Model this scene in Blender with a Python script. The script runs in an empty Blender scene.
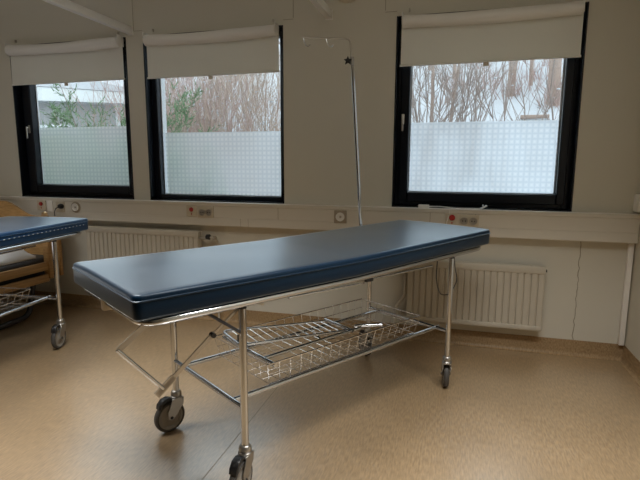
import bpy, bmesh, math, random
from mathutils import Vector, Matrix, noise
S = bpy.context.scene
COL = S.collection
R = random.Random(7)

# ------------------------------------------------------------------ camera
YAW, PITCH, ROLL = 0.2738, -0.1542, 0.0049
cd = bpy.data.cameras.new('camera'); cam = bpy.data.objects.new('camera', cd); COL.objects.link(cam)
cd.sensor_width = 36.0; cd.lens = 485 / 640 * 36.0; cd.clip_start = 0.05; cd.clip_end = 300
f0 = Vector((-math.sin(YAW), math.cos(YAW), 0)); rr = Vector((math.cos(YAW), math.sin(YAW), 0)); uu = Vector((0, 0, 1))
fw = f0 * math.cos(PITCH) + uu * math.sin(PITCH); up = -f0 * math.sin(PITCH) + uu * math.cos(PITCH)
r2 = rr * math.cos(ROLL) + up * math.sin(ROLL); u2 = -rr * math.sin(ROLL) + up * math.cos(ROLL)
m = Matrix((r2, u2, -fw)).transposed().to_4x4(); m.translation = Vector((0, -3.2687, 1.1928))
cam.matrix_world = m
S.camera = cam

# ------------------------------------------------------------------ light and exposure
world = bpy.data.worlds.new('overcast_sky'); S.world = world; world.use_nodes = True
wb = world.node_tree.nodes['Background']
wb.inputs['Color'].default_value = (0.86, 0.93, 1.0, 1); wb.inputs['Strength'].default_value = 2.45
FILL_UP, FILL_DOWN = 6.0, 22.0  # power of the unseen lamps added to fill the room
S.view_settings.view_transform = 'Standard'; S.view_settings.look = 'None'
S.view_settings.exposure = 0.0; S.view_settings.gamma = 1.0; S.view_settings.use_curve_mapping = False
S.cycles.max_bounces = 14; S.cycles.diffuse_bounces = 7; S.cycles.glossy_bounces = 5
S.cycles.transparent_max_bounces = 12; S.cycles.transmission_bounces = 8
S.cycles.sample_clamp_indirect = 6.0
S.cycles.use_denoising = True
S.cycles.caustics_reflective = False; S.cycles.caustics_refractive = False

# ------------------------------------------------------------------ materials
def mat(name, color, rough=0.5, metal=0.0, spec=0.5, var=0.0, vscale=8.0, bump=0.0, bscale=40.0, coat=0.0, ior=1.5, sheen=0.0):
    M = bpy.data.materials.new(name); M.use_nodes = True
    nt = M.node_tree; b = nt.nodes['Principled BSDF']
    b.inputs['Base Color'].default_value = (*color, 1); b.inputs['Roughness'].default_value = rough
    b.inputs['Metallic'].default_value = metal; b.inputs['IOR'].default_value = ior; b.inputs['Specular IOR Level'].default_value = spec
    b.inputs['Coat Weight'].default_value = coat; b.inputs['Coat Roughness'].default_value = 0.15
    if sheen:
        b.inputs['Sheen Weight'].default_value = sheen; b.inputs['Sheen Roughness'].default_value = 0.35; b.inputs['Sheen Tint'].default_value = (0.8, 0.9, 1.0, 1)
    tc = nt.nodes.new('ShaderNodeTexCoord')
    if var:
        n = nt.nodes.new('ShaderNodeTexNoise'); n.inputs['Scale'].default_value = vscale; n.inputs['Detail'].default_value = 4
        nt.links.new(tc.outputs['Object'], n.inputs['Vector'])
        mx = nt.nodes.new('ShaderNodeMix'); mx.data_type = 'RGBA'
        mx.inputs[6].default_value = (*[c * (1 - var) for c in color], 1); mx.inputs[7].default_value = (*[min(1, c * (1 + var)) for c in color], 1)
        nt.links.new(n.outputs['Fac'], mx.inputs[0]); nt.links.new(mx.outputs[2], b.inputs['Base Color'])
    if bump:
        n2 = nt.nodes.new('ShaderNodeTexNoise'); n2.inputs['Scale'].default_value = bscale; n2.inputs['Detail'].default_value = 3
        nt.links.new(tc.outputs['Object'], n2.inputs['Vector'])
        bp = nt.nodes.new('ShaderNodeBump'); bp.inputs['Strength'].default_value = bump; bp.inputs['Distance'].default_value = 0.01
        nt.links.new(n2.outputs['Fac'], bp.inputs['Height']); nt.links.new(bp.outputs['Normal'], b.inputs['Normal'])
    return M

def floor_material(name, ior=3.3):
    M = mat(name, (0.40, 0.27, 0.155), 0.36, spec=0.5, ior=ior)
    nt = M.node_tree; b = nt.nodes['Principled BSDF']; tc = nt.nodes.new('ShaderNodeTexCoord')
    mp = nt.nodes.new('ShaderNodeMapping'); mp.inputs['Scale'].default_value = (1, 0.16, 0.5)
    nt.links.new(tc.outputs['Object'], mp.inputs['Vector'])
    n = nt.nodes.new('ShaderNodeTexNoise'); n.inputs['Scale'].default_value = 150; n.inputs['Detail'].default_value = 3
    nt.links.new(mp.outputs['Vector'], n.inputs['Vector'])
    big = nt.nodes.new('ShaderNodeTexNoise'); big.inputs['Scale'].default_value = 2.2; big.inputs['Detail'].default_value = 4
    nt.links.new(tc.outputs['Object'], big.inputs['Vector'])
    cr = nt.nodes.new('ShaderNodeValToRGB')
    e = cr.color_ramp.elements; e[0].position = 0.32; e[0].color = (0.30, 0.20, 0.105, 1); e[1].position = 0.68; e[1].color = (0.50, 0.345, 0.19, 1)
    nt.links.new(n.outputs['Fac'], cr.inputs['Fac'])
    mx = nt.nodes.new('ShaderNodeMix'); mx.data_type = 'RGBA'; mx.blend_type = 'MULTIPLY'
    mx.inputs[0].default_value = 0.35
    nt.links.new(cr.outputs['Color'], mx.inputs[6]); nt.links.new(big.outputs['Fac'], mx.inputs[7])
    nt.links.new(mx.outputs[2], b.inputs['Base Color'])
    rr_ = nt.nodes.new('ShaderNodeMapRange'); rr_.inputs[3].default_value = 0.24; rr_.inputs[4].default_value = 0.38
    nt.links.new(big.outputs['Fac'], rr_.inputs[0]); nt.links.new(rr_.outputs[0], b.inputs['Roughness'])
    bp = nt.nodes.new('ShaderNodeBump'); bp.inputs['Strength'].default_value = 0.12; bp.inputs['Distance'].default_value = 0.004
    nt.links.new(n.outputs['Fac'], bp.inputs['Height']); nt.links.new(bp.outputs['Normal'], b.inputs['Normal'])
    return M

def vinyl_material(name, color, rough, p=2.5, f0=0.018):
    # dark padded vinyl whose gloss rises towards grazing angles
    M = bpy.data.materials.new(name); M.use_nodes = True; nt = M.node_tree
    nt.nodes.remove(nt.nodes['Principled BSDF']); out = nt.nodes['Material Output']
    tc = nt.nodes.new('ShaderNodeTexCoord')
    n = nt.nodes.new('ShaderNodeTexNoise'); n.inputs['Scale'].default_value = 26; n.inputs['Detail'].default_value = 4
    nt.links.new(tc.outputs['Object'], n.inputs['Vector'])
    bp = nt.nodes.new('ShaderNodeBump'); bp.inputs['Strength'].default_value = 0.07; bp.inputs['Distance'].default_value = 0.006
    nt.links.new(n.outputs['Fac'], bp.inputs['Height'])
    d = nt.nodes.new('ShaderNodeBsdfDiffuse'); d.inputs['Color'].default_value = (*color, 1)
    g = nt.nodes.new('ShaderNodeBsdfGlossy'); g.inputs['Color'].default_value = (0.88, 0.95, 1, 1)
    n2 = nt.nodes.new('ShaderNodeTexNoise'); n2.inputs['Scale'].default_value = 5; n2.inputs['Detail'].default_value = 5
    nt.links.new(tc.outputs['Object'], n2.inputs['Vector'])
    mr = nt.nodes.new('ShaderNodeMapRange'); mr.inputs[3].default_value = rough - .03; mr.inputs[4].default_value = rough + .05
    nt.links.new(n2.outputs['Fac'], mr.inputs[0]); nt.links.new(mr.outputs[0], g.inputs['Roughness'])
    nt.links.new(bp.outputs['Normal'], d.inputs['Normal'])
    lw = nt.nodes.new('ShaderNodeLayerWeight'); lw.inputs['Blend'].default_value = 0.5
    pw = nt.nodes.new('ShaderNodeMath'); pw.operation = 'POWER'; pw.inputs[1].default_value = p; nt.links.new(lw.outputs['Facing'], pw.inputs[0])
    ma = nt.nodes.new('ShaderNodeMath'); ma.operation = 'MULTIPLY_ADD'; ma.inputs[1].default_value = .95 - f0; ma.inputs[2].default_value = f0; nt.links.new(pw.outputs[0], ma.inputs[0])
    mx = nt.nodes.new('ShaderNodeMixShader'); nt.links.new(ma.outputs[0], mx.inputs[0])
    nt.links.new(d.outputs[0], mx.inputs[1]); nt.links.new(g.outputs[0], mx.inputs[2]); nt.links.new(mx.outputs[0], out.inputs['Surface'])
    return M

def stitch_material():
    M = mat('pale_stitching', (0.55, 0.62, 0.7), 0.6); nt = M.node_tree; b = nt.nodes['Principled BSDF']
    tc = nt.nodes.new('ShaderNodeTexCoord'); sp = nt.nodes.new('ShaderNodeSeparateXYZ'); nt.links.new(tc.outputs['Object'], sp.inputs[0])
    w = nt.nodes.new('ShaderNodeMath'); w.operation = 'PINGPONG'; w.inputs[1].default_value = .018; nt.links.new(sp.outputs['X'], w.inputs[0])
    g = nt.nodes.new('ShaderNodeMath'); g.operation = 'GREATER_THAN'; g.inputs[1].default_value = .012; nt.links.new(w.outputs[0], g.inputs[0])
    mx = nt.nodes.new('ShaderNodeMix'); mx.data_type = 'RGBA'; mx.inputs[6].default_value = (0.01, 0.05, 0.13, 1); mx.inputs[7].default_value = (0.55, 0.62, 0.7, 1)
    nt.links.new(g.outputs[0], mx.inputs[0]); nt.links.new(mx.outputs[2], b.inputs['Base Color'])
    return M

def glass_material():
    M = bpy.data.materials.new('window_glass'); M.use_nodes = True; nt = M.node_tree
    nt.nodes.remove(nt.nodes['Principled BSDF']); out = nt.nodes['Material Output']
    t = nt.nodes.new('ShaderNodeBsdfTransparent'); t.inputs['Color'].default_value = (0.93, 0.96, 0.95, 1)
    g = nt.nodes.new('ShaderNodeBsdfGlossy'); g.inputs['Roughness'].default_value = 0.02
    mx = nt.nodes.new('ShaderNodeMixShader'); mx.inputs[0].default_value = 0.05
    nt.links.new(t.outputs[0], mx.inputs[1]); nt.links.new(g.outputs[0], mx.inputs[2]); nt.links.new(mx.outputs[0], out.inputs['Surface'])
    return M

def film_material(pitch=0.034):
    M = bpy.data.materials.new('frosted_square_film'); M.use_nodes = True; nt = M.node_tree
    nt.nodes.remove(nt.nodes['Principled BSDF']); out = nt.nodes['Material Output']
    tc = nt.nodes.new('ShaderNodeTexCoord'); sp = nt.nodes.new('ShaderNodeSeparateXYZ'); nt.links.new(tc.outputs['Object'], sp.inputs[0])
    def tri(sock):
        a = nt.nodes.new('ShaderNodeMath'); a.operation = 'DIVIDE'; a.inputs[1].default_value = pitch; nt.links.new(sock, a.inputs[0])
        f = nt.nodes.new('ShaderNodeMath'); f.operation = 'FRACT'; nt.links.new(a.outputs[0], f.inputs[0])
        s = nt.nodes.new('ShaderNodeMath'); s.operation = 'SUBTRACT'; s.inputs[1].default_value = 0.5; nt.links.new(f.outputs[0], s.inputs[0])
        q = nt.nodes.new('ShaderNodeMath'); q.operation = 'ABSOLUTE'; nt.links.new(s.outputs[0], q.inputs[0])
        return q.outputs[0]
    mxm = nt.nodes.new('ShaderNodeMath'); mxm.operation = 'MAXIMUM'
    nt.links.new(tri(sp.outputs['X']), mxm.inputs[0]); nt.links.new(tri(sp.outputs['Z']), mxm.inputs[1])
    cr = nt.nodes.new('ShaderNodeValToRGB'); e = cr.color_ramp.elements
    e[0].position = 0.10; e[0].color = (0.97, 0.985, 1, 1); e[1].position = 0.49; e[1].color = (0.76, 0.80, 0.84, 1)
    nt.links.new(mxm.outputs[0], cr.inputs['Fac'])
    tr = nt.nodes.new('ShaderNodeBsdfTranslucent'); nt.links.new(cr.outputs['Color'], tr.inputs['Color'])
    tp = nt.nodes.new('ShaderNodeBsdfTransparent'); tp.inputs['Color'].default_value = (0.9, 0.94, 0.96, 1)
    rf = nt.nodes.new('ShaderNodeBsdfRefraction'); rf.inputs['Roughness'].default_value = 0.42; rf.inputs['IOR'].default_value = 1.2
    nt.links.new(cr.outputs['Color'], rf.inputs['Color'])
    m0 = nt.nodes.new('ShaderNodeMixShader'); m0.inputs[0].default_value = 0.62
    nt.links.new(tr.outputs[0], m0.inputs[1]); nt.links.new(rf.outputs[0], m0.inputs[2])
    mx = nt.nodes.new('ShaderNodeMixShader'); mx.inputs[0].default_value = 0.12
    nt.links.new(m0.outputs[0], mx.inputs[1]); nt.links.new(tp.outputs[0], mx.inputs[2]); nt.links.new(mx.outputs[0], out.inputs['Surface'])
    return M

def fabric_material():
    M = bpy.data.materials.new('blind_fabric'); M.use_nodes = True; nt = M.node_tree
    b = nt.nodes['Principled BSDF']; out = nt.nodes['Material Output']
    b.inputs['Base Color'].default_value = (0.86, 0.86, 0.81, 1); b.inputs['Roughness'].default_value = 0.8
    t = nt.nodes.new('ShaderNodeBsdfTranslucent'); t.inputs['Color'].default_value = (0.74, 0.73, 0.66, 1)
    mx = nt.nodes.new('ShaderNodeMixShader'); mx.inputs[0].default_value = 0.16
    nt.links.new(b.outputs[0], mx.inputs[1]); nt.links.new(t.outputs[0], mx.inputs[2]); nt.links.new(mx.outputs[0], out.inputs['Surface'])
    return M

def wood_material():
    M = mat('pale_wood', (0.42, 0.24, 0.09), 0.4)
    nt = M.node_tree; b = nt.nodes['Principled BSDF']; tc = nt.nodes.new('ShaderNodeTexCoord')
    mp = nt.nodes.new('ShaderNodeMapping'); mp.inputs['Scale'].default_value = (6, 1, 30)
    nt.links.new(tc.outputs['Object'], mp.inputs['Vector'])
    n = nt.nodes.new('ShaderNodeTexNoise'); n.inputs['Scale'].default_value = 3; n.inputs['Detail'].default_value = 5
    nt.links.new(mp.outputs['Vector'], n.inputs['Vector'])
    cr = nt.nodes.new('ShaderNodeValToRGB'); e = cr.color_ramp.elements
    e[0].position = 0.3; e[0].color = (0.33, 0.185, 0.07, 1); e[1].position = 0.7; e[1].color = (0.50, 0.30, 0.12, 1)
    nt.links.new(n.outputs['Fac'], cr.inputs['Fac']); nt.links.new(cr.outputs['Color'], b.inputs['Base Color'])
    return M

M = {
 'wall': mat('painted_wall', (0.64, 0.615, 0.535), 0.75, var=0.04, vscale=1.5, bump=0.06, bscale=120),
 'ceiling': mat('ceiling_paint', (0.70, 0.68, 0.62), 0.9),
 'dark_rear': mat('darkened_rear_wall', (0.16, 0.13, 0.10), 0.6),  # unseen rear wall, darkened so glossy surfaces reflect a dim room
 'seam': mat('wall_joint', (0.34, 0.30, 0.23), 0.9),
 'floor': floor_material('vinyl_floor'), 'cove': floor_material('vinyl_cove', 1.25),
 'trunk': mat('trunking_plastic', (0.68, 0.65, 0.585), 0.45),
 'trunk_lip': mat('trunking_lip', (0.84, 0.82, 0.78), 0.4),
 'radiator': mat('radiator_enamel', (0.53, 0.49, 0.41), 0.4),
 'black': mat('black_window_frame', (0.006, 0.008, 0.013), 0.3, spec=0.3),
 'alu': mat('light_aluminium', (0.72, 0.74, 0.76), 0.4, metal=0.3),
 'glass': glass_material(), 'film': film_material(), 'fabric': fabric_material(),
 'roll': mat('blind_roll_cloth', (0.84, 0.83, 0.80), 0.4, bump=0.1, bscale=20),
 'vinyl': vinyl_material('navy_vinyl', (0.0018, 0.014, 0.034), 0.325, 3.3),
 'vinyl_blue': vinyl_material('blue_vinyl', (0.008, 0.045, 0.125), 0.325, 3.4),
 'stitch': stitch_material(),
 'chrome': mat('chrome_tube', (0.62, 0.64, 0.67), 0.10, metal=1.0),
 'wire': mat('chrome_wire', (0.78, 0.78, 0.78), 0.2, metal=1.0),
 'steel': mat('dull_steel', (0.50, 0.46, 0.40), 0.38, metal=1.0),
 'castmetal': mat('cast_zinc', (0.42, 0.40, 0.37), 0.35, metal=0.9),
 'tyre': mat('grey_rubber', (0.06, 0.055, 0.05), 0.6),
 'hub': mat('grey_wheel_plastic', (0.28, 0.26, 0.23), 0.5),
 'blackplastic': mat('black_plastic', (0.012, 0.012, 0.013), 0.4),
 'white': mat('white_plastic', (0.82, 0.81, 0.78), 0.4),
 'cream': mat('cream_plastic', (0.60, 0.54, 0.43), 0.4),
 'brass': mat('brass', (0.75, 0.52, 0.28), 0.3, metal=1.0),
 'taupe': mat('taupe_plastic', (0.36, 0.31, 0.24), 0.4),
 'red': mat('red_plastic', (0.42, 0.03, 0.025), 0.4),
 'wood': wood_material(),
 'linen': mat('white_linen', (0.80, 0.80, 0.81), 0.9, bump=0.5, bscale=14),
 'darkmetal': mat('dark_grey_metal', (0.05, 0.05, 0.055), 0.4, metal=0.6),
 'darkfoam': mat('dark_mattress_cover', (0.035, 0.03, 0.028), 0.7),
 'snow': mat('snow', (0.49, 0.52, 0.56), 0.8, var=0.12, vscale=1.3, bump=0.5, bscale=3),
 'bark': mat('grey_brown_bark', (0.33, 0.25, 0.21), 0.9, var=0.25, vscale=20, bump=0.4, bscale=30),
 'twig': mat('grey_brown_twigs', (0.28, 0.225, 0.20), 0.9),
 'redtwig': mat('reddish_twigs', (0.42, 0.30, 0.27), 0.9, var=0.25, vscale=3),
 'tantwig': mat('tan_twigs', (0.43, 0.34, 0.28), 0.9, var=0.25, vscale=3),
 'needle': mat('juniper_green', (0.15, 0.24, 0.13), 0.8, var=0.4, vscale=6),
 'render': mat('grey_render', (0.40, 0.41, 0.42), 0.9, var=0.06, vscale=2),
 'fascia': mat('pale_fascia', (0.62, 0.66, 0.68), 0.7),
 'brownwood': mat('weathered_boards', (0.28, 0.20, 0.14), 0.8),
 'lampwhite': mat('fill_lamp_housing', (0.8, 0.8, 0.78), 0.5),
}

# ------------------------------------------------------------------ mesh helpers
class MB:
    def __init__(s): s.v = []; s.f = []
    def add(s, vs, fs):
        o = len(s.v); s.v += [tuple(x) for x in vs]; s.f += [tuple(i + o for i in f) for f in fs]
    def box(s, x0, x1, y0, y1, z0, z1):
        s.add([(x0,y0,z0),(x1,y0,z0),(x1,y1,z0),(x0,y1,z0),(x0,y0,z1),(x1,y0,z1),(x1,y1,z1),(x0,y1,z1)],
              [(0,3,2,1),(4,5,6,7),(0,1,5,4),(1,2,6,5),(2,3,7,6),(3,0,4,7)])
    def tube(s, pts, r, n=10, closed=False, cap=True):
        P = [Vector(p) for p in pts]; k = len(P)
        rad = r if isinstance(r, (list, tuple)) else [r] * k
        T = []
        for i in range(k):
            a = P[(i - 1) % k] if (closed or i > 0) else P[0]; b = P[(i + 1) % k] if (closed or i < k - 1) else P[-1]
            T.append((b - a).normalized())
        ref = Vector((0, 0, 1)) if abs(T[0].z) < 0.9 else Vector((1, 0, 0))
        N = (ref - T[0] * ref.dot(T[0])).normalized(); vs = []
        for i in range(k):
            N = (N - T[i] * N.dot(T[i]))
            N = N.normalized() if N.length > 1e-6 else T[i].orthogonal().normalized()
            B = T[i].cross(N)
            for j in range(n):
                a = 2 * math.pi * j / n; vs.append(P[i] + (N * math.cos(a) + B * math.sin(a)) * rad[i])
        fs = []
        for i in range(k if closed else k - 1):
            for j in range(n):
                a = i * n + j; b = i * n + (j + 1) % n; c = ((i + 1) % k) * n + (j + 1) % n; d = ((i + 1) % k) * n + j
                fs.append((a, b, c, d))
        if cap and not closed:
            fs.append(tuple(range(n - 1, -1, -1))); fs.append(tuple((k - 1) * n + j for j in range(n)))
        s.add(vs, fs)
    def lathe(s, prof, n=24, M=None, ring=False):
        # prof: list of (radius, z); axis z; M places it
        vs = []; k = len(prof)
        for r, z in prof:
            for j in range(n):
                a = 2 * math.pi * j / n; v = Vector((r * math.cos(a), r * math.sin(a), z)); vs.append(M @ v if M else v)
        fs = [(i*n+j, i*n+(j+1)%n, (i+1)*n+(j+1)%n, (i+1)*n+j) for i in range(k-1) for j in range(n)]
        if ring: fs += [((k-1)*n+j, (k-1)*n+(j+1)%n, (j+1)%n, j) for j in range(n)]
        else: fs.append(tuple(range(n-1, -1, -1))); fs.append(tuple((k-1)*n+j for j in range(n)))
        s.add(vs, fs)
    def prism(s, poly, axis, a, b):
        # poly: 2D points in the plane normal to axis (x: (y,z), y: (x,z), z: (x,y))
        def P(p, t): return {'x': (t, p[0], p[1]), 'y': (p[0], t, p[1]), 'z': (p[0], p[1], t)}[axis]
        k = len(poly)
        s.add([P(p, a) for p in poly] + [P(p, b) for p in poly],
              [tuple(range(k)), tuple(range(2*k-1, k-1, -1))] + [(i, i+k, (i+1)%k+k, (i+1)%k) for i in range(k)])
    def build(s, name, material, parent=None, smooth=True, angle=40, bevel=0.0, segs=2):
        me = bpy.data.meshes.new(name); me.from_pydata(s.v, [], s.f)
        bm = bmesh.new(); bm.from_mesh(me); bmesh.ops.recalc_face_normals(bm, faces=bm.faces[:])
        if bevel:
            es = [e for e in bm.edges if len(e.link_faces) == 2 and e.calc_face_angle(0) > 0.6]
            bmesh.ops.bevel(bm, geom=es, offset=bevel, segments=segs, affect='EDGES', profile=0.5)
        bm.to_mesh(me); bm.free()
        if smooth:
            me.polygons.foreach_set('use_smooth', [True] * len(me.polygons)); me.set_sharp_from_angle(angle=math.radians(angle))
        me.materials.append(M[material])
        o = bpy.data.objects.new(name, me); COL.objects.link(o)
        if parent: o.parent = parent
        return o

def tag(o, label, cat, group=None, kind=None):
    o['label'] = label; o['category'] = cat
    if group: o['group'] = group
    if kind: o['kind'] = kind
    return o
def empty(name, loc=(0,0,0), rz=0.0):
    o = bpy.data.objects.new(name, None); COL.objects.link(o); o.location = loc; o.rotation_euler = (0, 0, rz); o.empty_display_size = 0.1
    return o
def struct(o): o['kind'] = 'structure'; return o
def fillet(pts, r, n=5, closed=False):
    P = [Vector(p) for p in pts]; out = []; k = len(P)
    for i in range(k):
        if not closed and i in (0, k - 1): out.append(P[i]); continue
        a, b, c = P[i-1], P[i], P[(i+1) % k]
        ra = min(r, (a-b).length * .45, (c-b).length * .45)
        p0 = b + (a-b).normalized() * ra; p1 = b + (c-b).normalized() * ra
        for j in range(n + 1):
            t = j / n; out.append(p0 * (1-t)**2 + b * 2*t*(1-t) + p1 * t*t)
    return out

# ------------------------------------------------------------------ room shell
XL, XR, YB, ZC = -5.6, 1.0388, -6.6, 2.62
WT = 0.18
WIN = [(-3.530, -2.431, 0.9133, 2.1252), (-2.285, -1.1846, 0.9133, 2.1252), (-0.4184, 0.6818, 0.9133, 2.1252)]
b = MB(); b.box(XL-.2, XR+.2, YB-.2, 0.0, -0.1, 0.0); struct(b.build('floor', 'floor', smooth=False))
b = MB(); b.box(XL-.2, XR+.2, YB-.2, WT, ZC, ZC+.1); struct(b.build('ceiling', 'ceiling', smooth=False))
b = MB(); x = XL - .2
for (x0, x1, z0, z1) in WIN:
    b.box(x, x0, 0, WT, -0.1, ZC); b.box(x0, x1, 0, WT, -0.1, z0); b.box(x0, x1, 0, WT, z1, ZC); x = x1
b.box(x, XR+.2, 0, WT, -0.1, ZC); struct(b.build('wall_back', 'wall', smooth=False))
b = MB(); b.box(XL-.2, XL, YB-.2, 0, 0, ZC); struct(b.build('wall_left', 'wall', smooth=False))
b = MB(); b.box(XR, XR+.2, YB-.2, 0, 0, ZC); struct(b.build('wall_right', 'wall', smooth=False))
b = MB(); b.box(XL, XR, YB-.2, YB, 0, ZC); struct(b.build('wall_rear', 'dark_rear', smooth=False))

def cove(name, axis, a, bb, flip=1, off=0.0):
    # floor vinyl turned up the wall with a small curve at the foot
    prof = [(0, 0.102), (-0.004, 0.102), (-0.005, 0.03), (-0.009, 0.014), (-0.017, 0.005), (-0.03, 0.0008), (0, 0.0008)]
    m_ = MB(); m_.prism([(off + p[0]*flip, p[1]) for p in prof], axis, a, bb); return struct(m_.build(name, 'cove', angle=60))
cove('baseboard_back', 'x', XL, XR)
cove('baseboard_right', 'y', YB, 0.0, 1, XR)
cove('baseboard_left', 'y', YB, 0.0, -1, XL)
# welded joint of the vinyl sheets
b = MB(); b.box(-0.889, -0.885, YB, -0.03, 0.0, 0.0006); struct(b.build('trim_1', 'seam', smooth=False))
# joints of the wall panels above the windows
b = MB()
for xx in (-2.359, -1.112, -0.492): b.box(xx-.002, xx+.002, -0.0012, 0, 2.165, ZC)
for xa, xb, z in ((-2.431, -2.285, 2.162), (-1.185, -1.112, 2.158), (-0.492, -0.418, 2.155)): b.box(xa, xb, -0.0012, 0, z-.0015, z+.0015)
struct(b.build('trim_2', 'seam', smooth=False))
# crack in the plaster by the corner
b = MB(); rr_ = random.Random(3)
pts = [(0.749 + rr_.uniform(-.005, .005), -0.0005, 0.735 - i*(0.63/26)) for i in range(27)]
b.tube(pts, [0.0016 + rr_.uniform(0, .0014) for _ in pts], 5); struct(b.build('trim_3', 'seam'))
# white conduit in the corner
b = MB(); b.box(1.000, 1.030, -0.03, 0, 0.104, 0.742); struct(b.build('trim_4', 'trunk_lip', bevel=.004))

# dado cable trunking under the windows
b = MB()
b.prism([(0, .913), (-.062, .913), (-.066, .909), (-.066, .892), (-.060, .888), (-.060, .806), (-.057, .804), (-.060, .802), (-.060, .747), (-.056, .742), (0, .742)], 'x', XL, 1.0335)
tr = struct(b.build('trim_5', 'trunk', angle=25))
b = MB(); b.box(XL, 1.0335, -.068, -.0005, .9125, .9155); b.build('lip', 'trunk_lip', tr, smooth=False)
b = MB()
for xx in (-1.715, -1.21, -0.16, 0.12): b.box(xx-.0015, xx+.0015, -.0612, -.055, .806, .888)
for xx in (-1.50, -1.44): b.box(xx-.001, xx+.001, -.0606, -.055, .745, .802)
b.build('seam', 'seam', tr, smooth=False)

# ------------------------------------------------------------------ windows
def window(i, x0, x1, z0, z1, gx0, gx1, gz0, gz1, film_top, handle):
    L = .010
    b = MB()
    b.box(x0, x0+L, -.003, .14, z0, z1); b.box(x1-L, x1, -.003, .14, z0, z1)
    b.box(x0+L, x1-L, -.003, .14, z0, z0+L); b.box(x0+L, x1-L, -.003, .14, z1-L, z1)
    w = struct(b.build('window_%d' % i, 'black', bevel=.002, segs=1))
    def ring(name, a, bb, c, d, ia, ib, ic, idd, y0, y1, mt, par=w, bev=.003):
        m_ = MB(); m_.box(a, ia, y0, y1, c, d); m_.box(ib, bb, y0, y1, c, d); m_.box(ia, ib, y0, y1, c, ic); m_.box(ia, ib, y0, y1, idd, d)
        return m_.build(name, mt, par, bevel=bev, segs=1)
    a, bb, c, d = x0+L, x1-L, z0+L, z1-L
    if handle:
        o = .038
        ring('frame', a, bb, c, d, a+o, bb-o, c+o, d-o, .070, .138, 'black')
        sash = ring('sash', a+o-.012, bb-o+.012, c+o-.012, d-o+.012, gx0, gx1, gz0, gz1, .050, .120, 'black', w, .006)
        h = MB(); hx, hz = handle
        h.box(hx-.010, hx+.010, .043, .050, hz-.03, hz+.035); h.box(hx-.006, hx+.006, .022, .043, hz+.008, hz+.020)
        h.box(hx-.006, hx+.006, .016, .026, hz-.075, hz+.022)
        h.build('handle', 'steel', sash, bevel=.004)
    else:
        ring('frame', a, bb, c, d, gx0, gx1, gz0, gz1, .060, .138, 'black', w, .005)
    ring('glazing_spacer', gx0, gx1, gz0, gz1, gx0+.007, gx1-.007, gz0+.006, gz1-.006, .112, .122, 'alu', w, 0)
    ring('outer_lining', x0, x1, z0, z1, x0+.035, x1-.035, z0+.02, z1-.02, .14, .21, 'alu', w, 0)
    g = MB(); g.box(gx0-.004, gx1+.004, .1165, .1185, gz0-.004, gz1+.004); g.build('glass_pane', 'glass', w, smooth=False)
    m_ = MB(); m_.add([(gx0+.001, .110, gz0+.001), (gx1-.001, .110, gz0+.001), (gx1-.001, .110, film_top), (gx0+.001, .110, film_top)], [(0, 1, 2, 3)])
    m_.build('frosted_film', 'film', w, smooth=False)
    return w
window(1, *WIN[0], -3.415, -2.512, 1.015, 2.035, 1.487, (-3.447, 1.47))
window(2, *WIN[1], -2.228, -1.232, 0.957, 2.075, 1.431, None)
window(3, *WIN[2], -0.325, 0.597, 1.012, 2.035, 1.474, (-0.366, 1.49))

# ------------------------------------------------------------------ exterior
def hill(x, y):
    z = -0.6 + 0.05 * max(0, y)
    if y > 3.0: z += 0.36 * (y - 3.0)
    return z + 0.35 * noise.noise(Vector((x*.25, y*.25, 0)))
b = MB(); nx, ny = 110, 90
gxs = [-60 + 105*i/(nx-1) for i in range(nx)]; gys = [0.3 + 58*(j/(ny-1))**1.5 for j in range(ny)]
b.add([(x, y, hill(x, y)) for y in gys for x in gxs], [(j*nx+i, j*nx+i+1, (j+1)*nx+i+1, (j+1)*nx+i) for j in range(ny-1) for i in range(nx-1)])
struct(b.build('snowy_hillside', 'snow', angle=180))

def twig(mb, p, d, length, r, rnd, depth, n=3, curl=0.34, up_=0.1):
    pts = [Vector(p)]; d = Vector(d).normalized(); k = 4
    for i in range(k):
        d = (d + Vector((rnd.uniform(-1,1), rnd.uniform(-1,1), rnd.uniform(-1,1)))*curl*.6 + Vector((0,0,up_))).normalized()
        pts.append(pts[-1] + d * length / k)
    mb.tube(pts, [r * (1 - .75*i/k) for i in range(k+1)], n, cap=False)
    if depth > 0:
        for _ in range(rnd.randint(2, 4)):
            i = rnd.randint(1, k-1); ax = Vector((rnd.uniform(-1,1), rnd.uniform(-1,1), rnd.uniform(-.2,.8)))
            twig(mb, pts[i], (pts[i+1]-pts[i]).normalized()*.8 + ax*.75, length*rnd.uniform(.4,.65), r*.6, rnd, depth-1, n, curl, up_)
    return pts

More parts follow.
